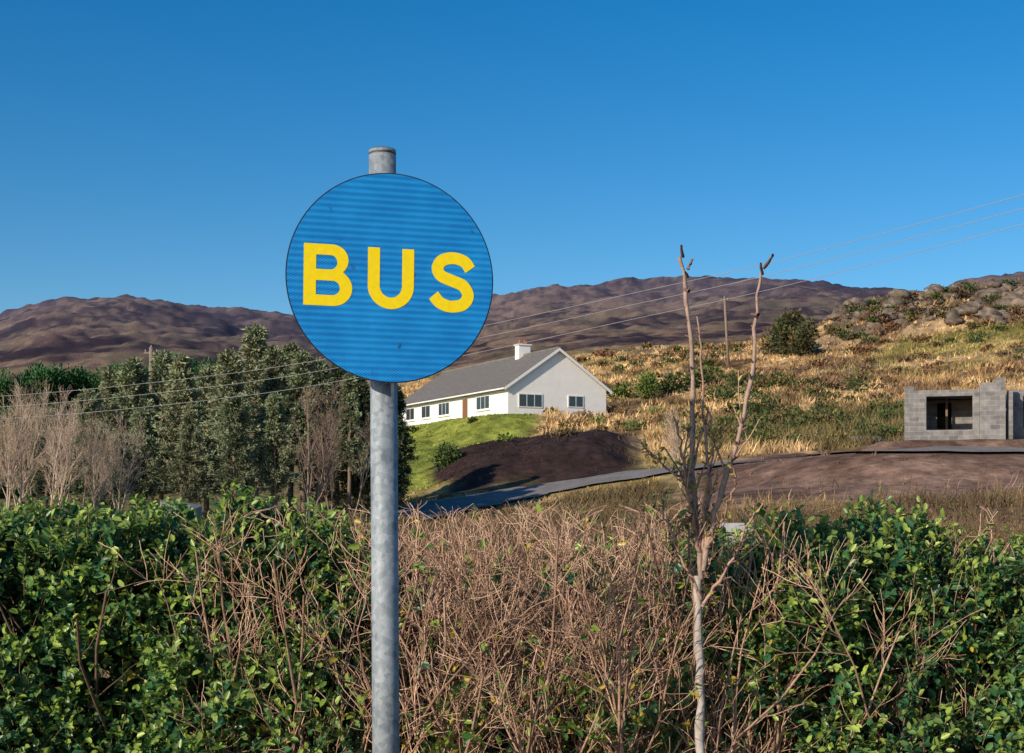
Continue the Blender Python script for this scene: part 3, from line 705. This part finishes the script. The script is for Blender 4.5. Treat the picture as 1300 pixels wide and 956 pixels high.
# ---------------------------------------------------------------- sapling
A=Acc();DS_=5.05
def br_(pts,r0,r1,K=22,wob=.0035):
    p=np.array(pts,float);seg=np.r_[0,np.cumsum(np.hypot(*np.diff(p,axis=0).T))];s_=np.linspace(0,seg[-1],K)
    x=np.interp(s_,seg,p[:,0]);y=np.interp(s_,seg,p[:,1]);dy=np.interp(s_,[0,seg[-1]],[0,rng.uniform(-.12,.12)])
    P=np.stack([(x-650)*DS_/F,np.full(K,DS_)+dy,EYE+(HY-y)*DS_/F],1);P[1:]+=rng.normal(0,wob,(K-1,3))
    R=np.linspace(r0,r1,K)*DS_/F*rng.uniform(.82,1.22,K)
    return P[None],R[None]
saps=[]
for pts,r0,r1,c in (([(894,1228),(892,960),(890,800),(890,730)],7,5,(.40,.36,.33)),
  ([(890,735),(884,640),(880,560),(884,480),(877,400),(873,345),(866,322)],4,2.3,(.32,.23,.19)),
  ([(892,725),(905,660),(925,600),(940,560),(955,490),(962,420),(966,370),(970,337)],3.8,1.8,(.34,.24,.2)),
  ([(888,700),(872,620),(860,560),(851,530)],2.6,1.3,(.3,.19,.14)),([(893,690),(899,600),(893,520),(891,450),(889,400)],2.4,1.,(.34,.22,.17)),
  ([(882,610),(862,604),(842,592),(815,565)],1.7,.9,(.4,.26,.2)),([(895,700),(915,660),(930,615),(925,590)],2.,1.2,(.3,.19,.14)),([(887,660),(866,660),(852,700)],1.5,.9,(.3,.19,.14)),
  ([(889,720),(900,640),(908,560),(900,520)],2.,.9,(.36,.24,.18)),([(886,700),(880,640),(868,590),(872,540)],2.,.9,(.36,.24,.18)),([(890,760),(860,700),(838,650),(842,622)],2.4,.9,(.4,.26,.2)),([(892,770),(925,715),(948,660),(962,640)],2.4,.9,(.4,.26,.2))):
    P,R=br_(pts,r0,r1);saps.append((P,R));tubes(A,P,R,c,7)
for pts in ([(873,342),(877,334),(879,329)],[(867,326),(864,320),(863,315)],[(968,348),(964,341),(963,337)],[(970,340),(973,335),(974,331)],[(875,370),(870,363)],[(963,400),(959,395)],[(873,352),(869,347)]):
    P,R=br_(pts,2.3,1.6,5,.0004);tubes(A,P,R,(.2,.12,.10),6)
for i,(P,R) in enumerate(saps[1:]):
    Q,R2=grow(P,R,24,.05,.98,.02,.045,.9,.2,4,.15,.75,.8);tubes(A,Q,np.maximum(R2*.8,.0022),(.22,.13,.1),4)
    if i<4:
        Q,R2=grow(P,R,5,.02,.5,.12,.32,.5,.35,6,.15,.45,.5);R2=np.maximum(R2,.0016);tubes(A,Q,R2,(.42,.28,.19),4)
    M=18;ix=rng.integers(0,len(Q),M);p=Q[ix,rng.integers(2,Q.shape[1],M)]
    leaves6(A,p,rv(M)+np.array([0,0,.4]),rv(M),rng.uniform(.015,.03,M),rng.uniform(.008,.014,M),mixc((.25,.3,.05),(.5,.42,.1),rng.random(M)),1)
A.obj('bare_sapling',[twig_m,leaf_near])

# small things behind the hedge
st=flat_mat('pale_stone',(.4,.4,.41),.8,0,.2,12,.004)
e=empty('stone_gate_pillar',((934-650)*8/F,8,0));h=EYE+(HY-664)*8/F
box('shaft',-.06,.06,-.06,.06,0,h-.05,st,e);box('cap',-.08,.08,-.08,.08,h-.05,h,st,e)
e=empty('stone_trough_cover',((232-650)*9/F,9,0));h=EYE+(HY-632)*9/F
poly('slab',[(-.12,-.1,h-.02),(.1,-.1,h-.07),(.1,.1,h-.05),(-.12,.1,h),(-.12,-.1,0),(.1,-.1,0),(.1,.1,0),(-.12,.1,0)],[(0,1,2,3),(4,7,6,5),(0,4,5,1),(1,5,6,2),(2,6,7,3),(3,7,4,0)],flat_mat('grey_stone',(.2,.21,.22),.8,0,.25,12,.004),e)

# ---------------------------------------------------------------- bus stop sign
e=empty('bus_stop_sign',(-.366,4.21,0))
galv=bpy.data.materials.new('galvanised_steel');galv.use_nodes=True
N=galv.node_tree.nodes;L=galv.node_tree.links;b=N['Principled BSDF'];b.inputs['Roughness'].default_value=.62;b.inputs['Metallic'].default_value=.12
tc=N.new('ShaderNodeTexCoord');vo=N.new('ShaderNodeTexVoronoi');vo.inputs['Scale'].default_value=60
no=N.new('ShaderNodeTexNoise');no.inputs['Scale'].default_value=14;no.inputs['Detail'].default_value=10;no.inputs['Roughness'].default_value=.75
mp=N.new('ShaderNodeMapping');mp.inputs['Scale'].default_value=(1,1,.3)
L.new(tc.outputs['Object'],mp.inputs['Vector']);L.new(mp.outputs[0],no.inputs['Vector']);L.new(tc.outputs['Object'],vo.inputs['Vector'])
bw=N.new('ShaderNodeSeparateColor');L.new(vo.outputs['Color'],bw.inputs[0])
mm=N.new('ShaderNodeMath');mm.operation='MULTIPLY_ADD';mm.inputs[1].default_value=.2;L.new(bw.outputs[0],mm.inputs[0]);L.new(no.outputs['Fac'],mm.inputs[2])
rp=N.new('ShaderNodeValToRGB');rp.color_ramp.elements[0].position=.38;rp.color_ramp.elements[0].color=(.11,.14,.17,1);rp.color_ramp.elements[1].position=.82;rp.color_ramp.elements[1].color=(.37,.42,.47,1)
L.new(mm.outputs[0],rp.inputs[0]);L.new(rp.outputs[0],b.inputs['Base Color'])
bp=N.new('ShaderNodeBump');bp.inputs['Distance'].default_value=.0008;L.new(no.outputs['Fac'],bp.inputs['Height']);L.new(bp.outputs[0],b.inputs['Normal'])
TX=-.3837+.366;ZTOP=2.676
cyl('pole',(0,0,-.3),(TX*1.0,0,ZTOP-.02),.0408,.0400,galv,e,48)
dk=flat_mat('pole_cap_plastic',(.09,.10,.11),.5)
cyl('pole_cap_seam',(TX,0,ZTOP-.020),(TX,0,ZTOP-.016),.0392,.0392,dk,e,48)
cyl('pole_cap_rim',(TX,0,ZTOP-.016),(TX,0,ZTOP-.006),.0407,.0402,galv,e,48)
bpy.ops.mesh.primitive_uv_sphere_add(segments=32,ring_count=16,radius=1);o=bpy.context.object;o.name='pole_cap_dome';o.scale=(.0398,.0398,.008);o.location=(TX,0,ZTOP-.006);o.parent=e;o.data.materials.append(dk)
for p in o.data.polygons:p.use_smooth=True
SX=(497-650)*4.13/F+.366;SZ=EYE+(HY-354)*4.13/F
pn=bpy.data.objects.new('sign_panel',None);scene.collection.objects.link(pn);pn.parent=e
pn.location=(SX,4.13-4.21-.012,SZ);pn.rotation_euler=(0,math.radians(.7),math.radians(14.5))
RAD=.3035
blue=bpy.data.materials.new('reflective_blue_sheeting');blue.use_nodes=True
N=blue.node_tree.nodes;L=blue.node_tree.links;b=N['Principled BSDF'];b.inputs['Roughness'].default_value=.45;b.inputs['Specular IOR Level'].default_value=.25
tc=N.new('ShaderNodeTexCoord');sx=N.new('ShaderNodeSeparateXYZ');L.new(tc.outputs['Object'],sx.inputs[0])
def tri(inp_a,inp_b,fa,fb,sc):
    a=N.new('ShaderNodeMath');a.operation='MULTIPLY';a.inputs[1].default_value=fa;L.new(inp_a,a.inputs[0])
    c=N.new('ShaderNodeMath');c.operation='MULTIPLY_ADD';c.inputs[1].default_value=fb;L.new(inp_b,c.inputs[0]);L.new(a.outputs[0],c.inputs[2])
    s_=N.new('ShaderNodeMath');s_.operation='MULTIPLY';s_.inputs[1].default_value=sc;L.new(c.outputs[0],s_.inputs[0])
    f=N.new('ShaderNodeMath');f.operation='SINE';L.new(s_.outputs[0],f.inputs[0]);return f.outputs[0]
d1=tri(sx.outputs['X'],sx.outputs['Z'],1,1.6,2*math.pi/.0115);d2=tri(sx.outputs['X'],sx.outputs['Z'],-1,1.6,2*math.pi/.0115)
h1=tri(sx.outputs['X'],sx.outputs['Z'],0,1,2*math.pi/.0185)
def m2(op,a,b_):
    m=N.new('ShaderNodeMath');m.operation=op
    for i,v in enumerate((a,b_)):
        if isinstance(v,(int,float)): m.inputs[i].default_value=v
        else: L.new(v,m.inputs[i])
    return m.outputs[0]
pat=m2('ADD',m2('MULTIPLY',m2('MAXIMUM',d1,d2),.40),m2('MULTIPLY',h1,.2))
no=N.new('ShaderNodeTexNoise');no.inputs['Scale'].default_value=7;no.inputs['Detail'].default_value=8;no.inputs['Roughness'].default_value=.7;L.new(tc.outputs['Object'],no.inputs['Vector'])
fac=m2('ADD',m2('ADD',pat,.24),m2('MULTIPLY',m2('SUBTRACT',no.outputs['Fac'],.5),1.0))
rp=N.new('ShaderNodeValToRGB');rp.color_ramp.elements[0].position=0;rp.color_ramp.elements[0].color=(.002,.105,.40,1);rp.color_ramp.elements[1].position=1;rp.color_ramp.elements[1].color=(.02,.38,.88,1)
L.new(fac,rp.inputs[0])
n3=N.new('ShaderNodeTexNoise');n3.inputs['Scale'].default_value=24;n3.inputs['Detail'].default_value=3;L.new(tc.outputs['Object'],n3.inputs['Vector'])
spk=N.new('ShaderNodeMapRange');spk.inputs['From Min'].default_value=.67;spk.inputs['From Max'].default_value=.74;spk.inputs['To Max'].default_value=.7;L.new(n3.outputs['Fac'],spk.inputs[0])
mx=N.new('ShaderNodeMix');mx.data_type='RGBA';L.new(spk.outputs[0],mx.inputs['Factor']);L.new(rp.outputs[0],mx.inputs['A']);mx.inputs['B'].default_value=(.02,.03,.06,1)
L.new(mx.outputs['Result'],b.inputs['Base Color'])
alu=flat_mat('grey_aluminium',(.3,.31,.32),.45,.5)
edge=flat_mat('dark_sign_edge',(.015,.02,.03),.5)
def disc(name,r,y0,y1,mat,S=128):
    v=[];
    for y in (y0,y1):
        for i in range(S):
            a=2*math.pi*i/S;v.append((r*math.cos(a),y,r*math.sin(a)))
    f=[(i,S+i,S+(i+1)%S,(i+1)%S) for i in range(S)]+[tuple(range(S)),tuple(range(S,2*S))[::-1]]
    return poly(name,v,f,mat,pn)
disc('sign_back_plate',RAD,0.0,.003,alu);disc('sign_edge',RAD+.0005,-.0015,-.0001,edge);disc('sign_face',RAD-.003,-.0030,-.0016,blue)
yel=flat_mat('yellow_letter_vinyl',(.90,.68,.0),.45,0,.07,60)
PXM=4.13/F
def arc(cx,cy,rx,ry,a0,a1,n=16):
    return [(cx+rx*math.cos(math.radians(a0+(a1-a0)*i/n)),cy+ry*math.sin(math.radians(a0+(a1-a0)*i/n))) for i in range(n+1)]
def letter(name,loops,ox,oz):
    cu=bpy.data.curves.new(name,'CURVE');cu.dimensions='2D';cu.fill_mode='BOTH';cu.extrude=.0004
    for lp in loops:
        sp=cu.splines.new('POLY');sp.points.add(len(lp)-1)
        for i,(x,y) in enumerate(lp): sp.points[i].co=((x+ox)*PXM,(y+oz)*PXM,0,1)
        sp.use_cyclic_u=True
    o=bpy.data.objects.new(name,cu);scene.collection.objects.link(o)
    dg=bpy.context.evaluated_depsgraph_get();me=bpy.data.meshes.new_from_object(o.evaluated_get(dg))
    bpy.data.objects.remove(o)
    o=bpy.data.objects.new(name,me);me.materials.clear();me.materials.append(yel);scene.collection.objects.link(o)
    o.parent=pn;o.rotation_euler=(math.pi/2,0,0);o.location=(0,-.0037,0)
def stroke(pts,w):
    p=np.array(pts,float);K=14;n=len(p);t=np.linspace(0,n-1,K*(n-1)+1)
    q=np.stack([cr(p[:,0],t),cr(p[:,1],t)],1);tg=np.gradient(q,axis=0);tg/=np.linalg.norm(tg,axis=1)[:,None]
    nn=np.stack([-tg[:,1],tg[:,0]],1)*w/2
    return [tuple(a) for a in q+nn]+[tuple(a) for a in (q-nn)[::-1]]
Bo=[(0,0)]+arc(37,22.5,24,22.5,-90,52)+arc(35.5,57.5,20.5,19.5,-48,90)+[(0,77)]
Bh1=[(15.5,13.5)]+arc(36,22.5,9.5,9,-90,90)+[(15.5,31.5)]
Bh2=[(15.5,45.5)]+arc(33.5,54.5,8.5,9,-90,90)+[(15.5,63.5)]
Us=[(0,77),(0,29)]+arc(29.5,29.5,29.5,29.5,180,360,28)+[(59,77),(43.8,77)]+arc(29.5,29.5,14.3,15,360,180,24)+[(15.2,77)]
Ss=stroke([(52.5,56),(45,65.5),(30,69.5),(15.5,65.5),(10,55.5),(15,46),(29,40.5),(43.5,34.5),(50,22.5),(43.5,11),(28,7.5),(14,11.5),(5,21)],15.2)
letter('letter_b',[Bo,Bh1,Bh2],-110.5,-39);letter('letter_u',[Us],-30,-39.5);letter('letter_s',[Ss],49.5,-40)
for z in (.12,-.12):
    cyl('clamp_band',(TX*.85,0,SZ+z-.014),(TX*.85,0,SZ+z+.014),.0435,.0435,alu,e,32)
    box('rear_channel',-.2,.2,.0035,.016,z-.014,z+.014,alu,pn)

# ---------------------------------------------------------------- light, sky, camera
az=math.radians(224);el=math.radians(23)
sd=Vector((math.sin(az)*math.cos(el),math.cos(az)*math.cos(el),math.sin(el)))
l=bpy.data.lights.new('sun','SUN');l.energy=5.;l.angle=math.radians(.5);l.color=(1,.86,.67)
o=bpy.data.objects.new('sun',l);o.rotation_euler=(-sd).to_track_quat('-Z','Y').to_euler();scene.collection.objects.link(o)
w=bpy.data.worlds.new('World');scene.world=w;w.use_nodes=True;N=w.node_tree.nodes;L=w.node_tree.links
sk=N.new('ShaderNodeTexSky');sk.sky_type='NISHITA';sk.sun_disc=False;sk.sun_elevation=el;sk.sun_rotation=az
sk.altitude=500;sk.air_density=1.;sk.dust_density=.8;sk.ozone_density=3.
hs=N.new('ShaderNodeHueSaturation');hs.inputs['Saturation'].default_value=1.42;hs.inputs['Value'].default_value=1.1
L.new(sk.outputs[0],hs.inputs['Color']);L.new(hs.outputs[0],N['Background'].inputs['Color']);N['Background'].inputs['Strength'].default_value=.112
cam=bpy.data.cameras.new('camera');cam.sensor_width=36;cam.lens=F*36/1300;cam.shift_y=172/1300;cam.clip_end=20000;cam.clip_start=.05
o=bpy.data.objects.new('camera',cam);o.location=(0,0,EYE);o.rotation_euler=(math.pi/2,0,0);scene.collection.objects.link(o);scene.camera=o
print('verts',sum(len(m.vertices) for m in bpy.data.meshes))
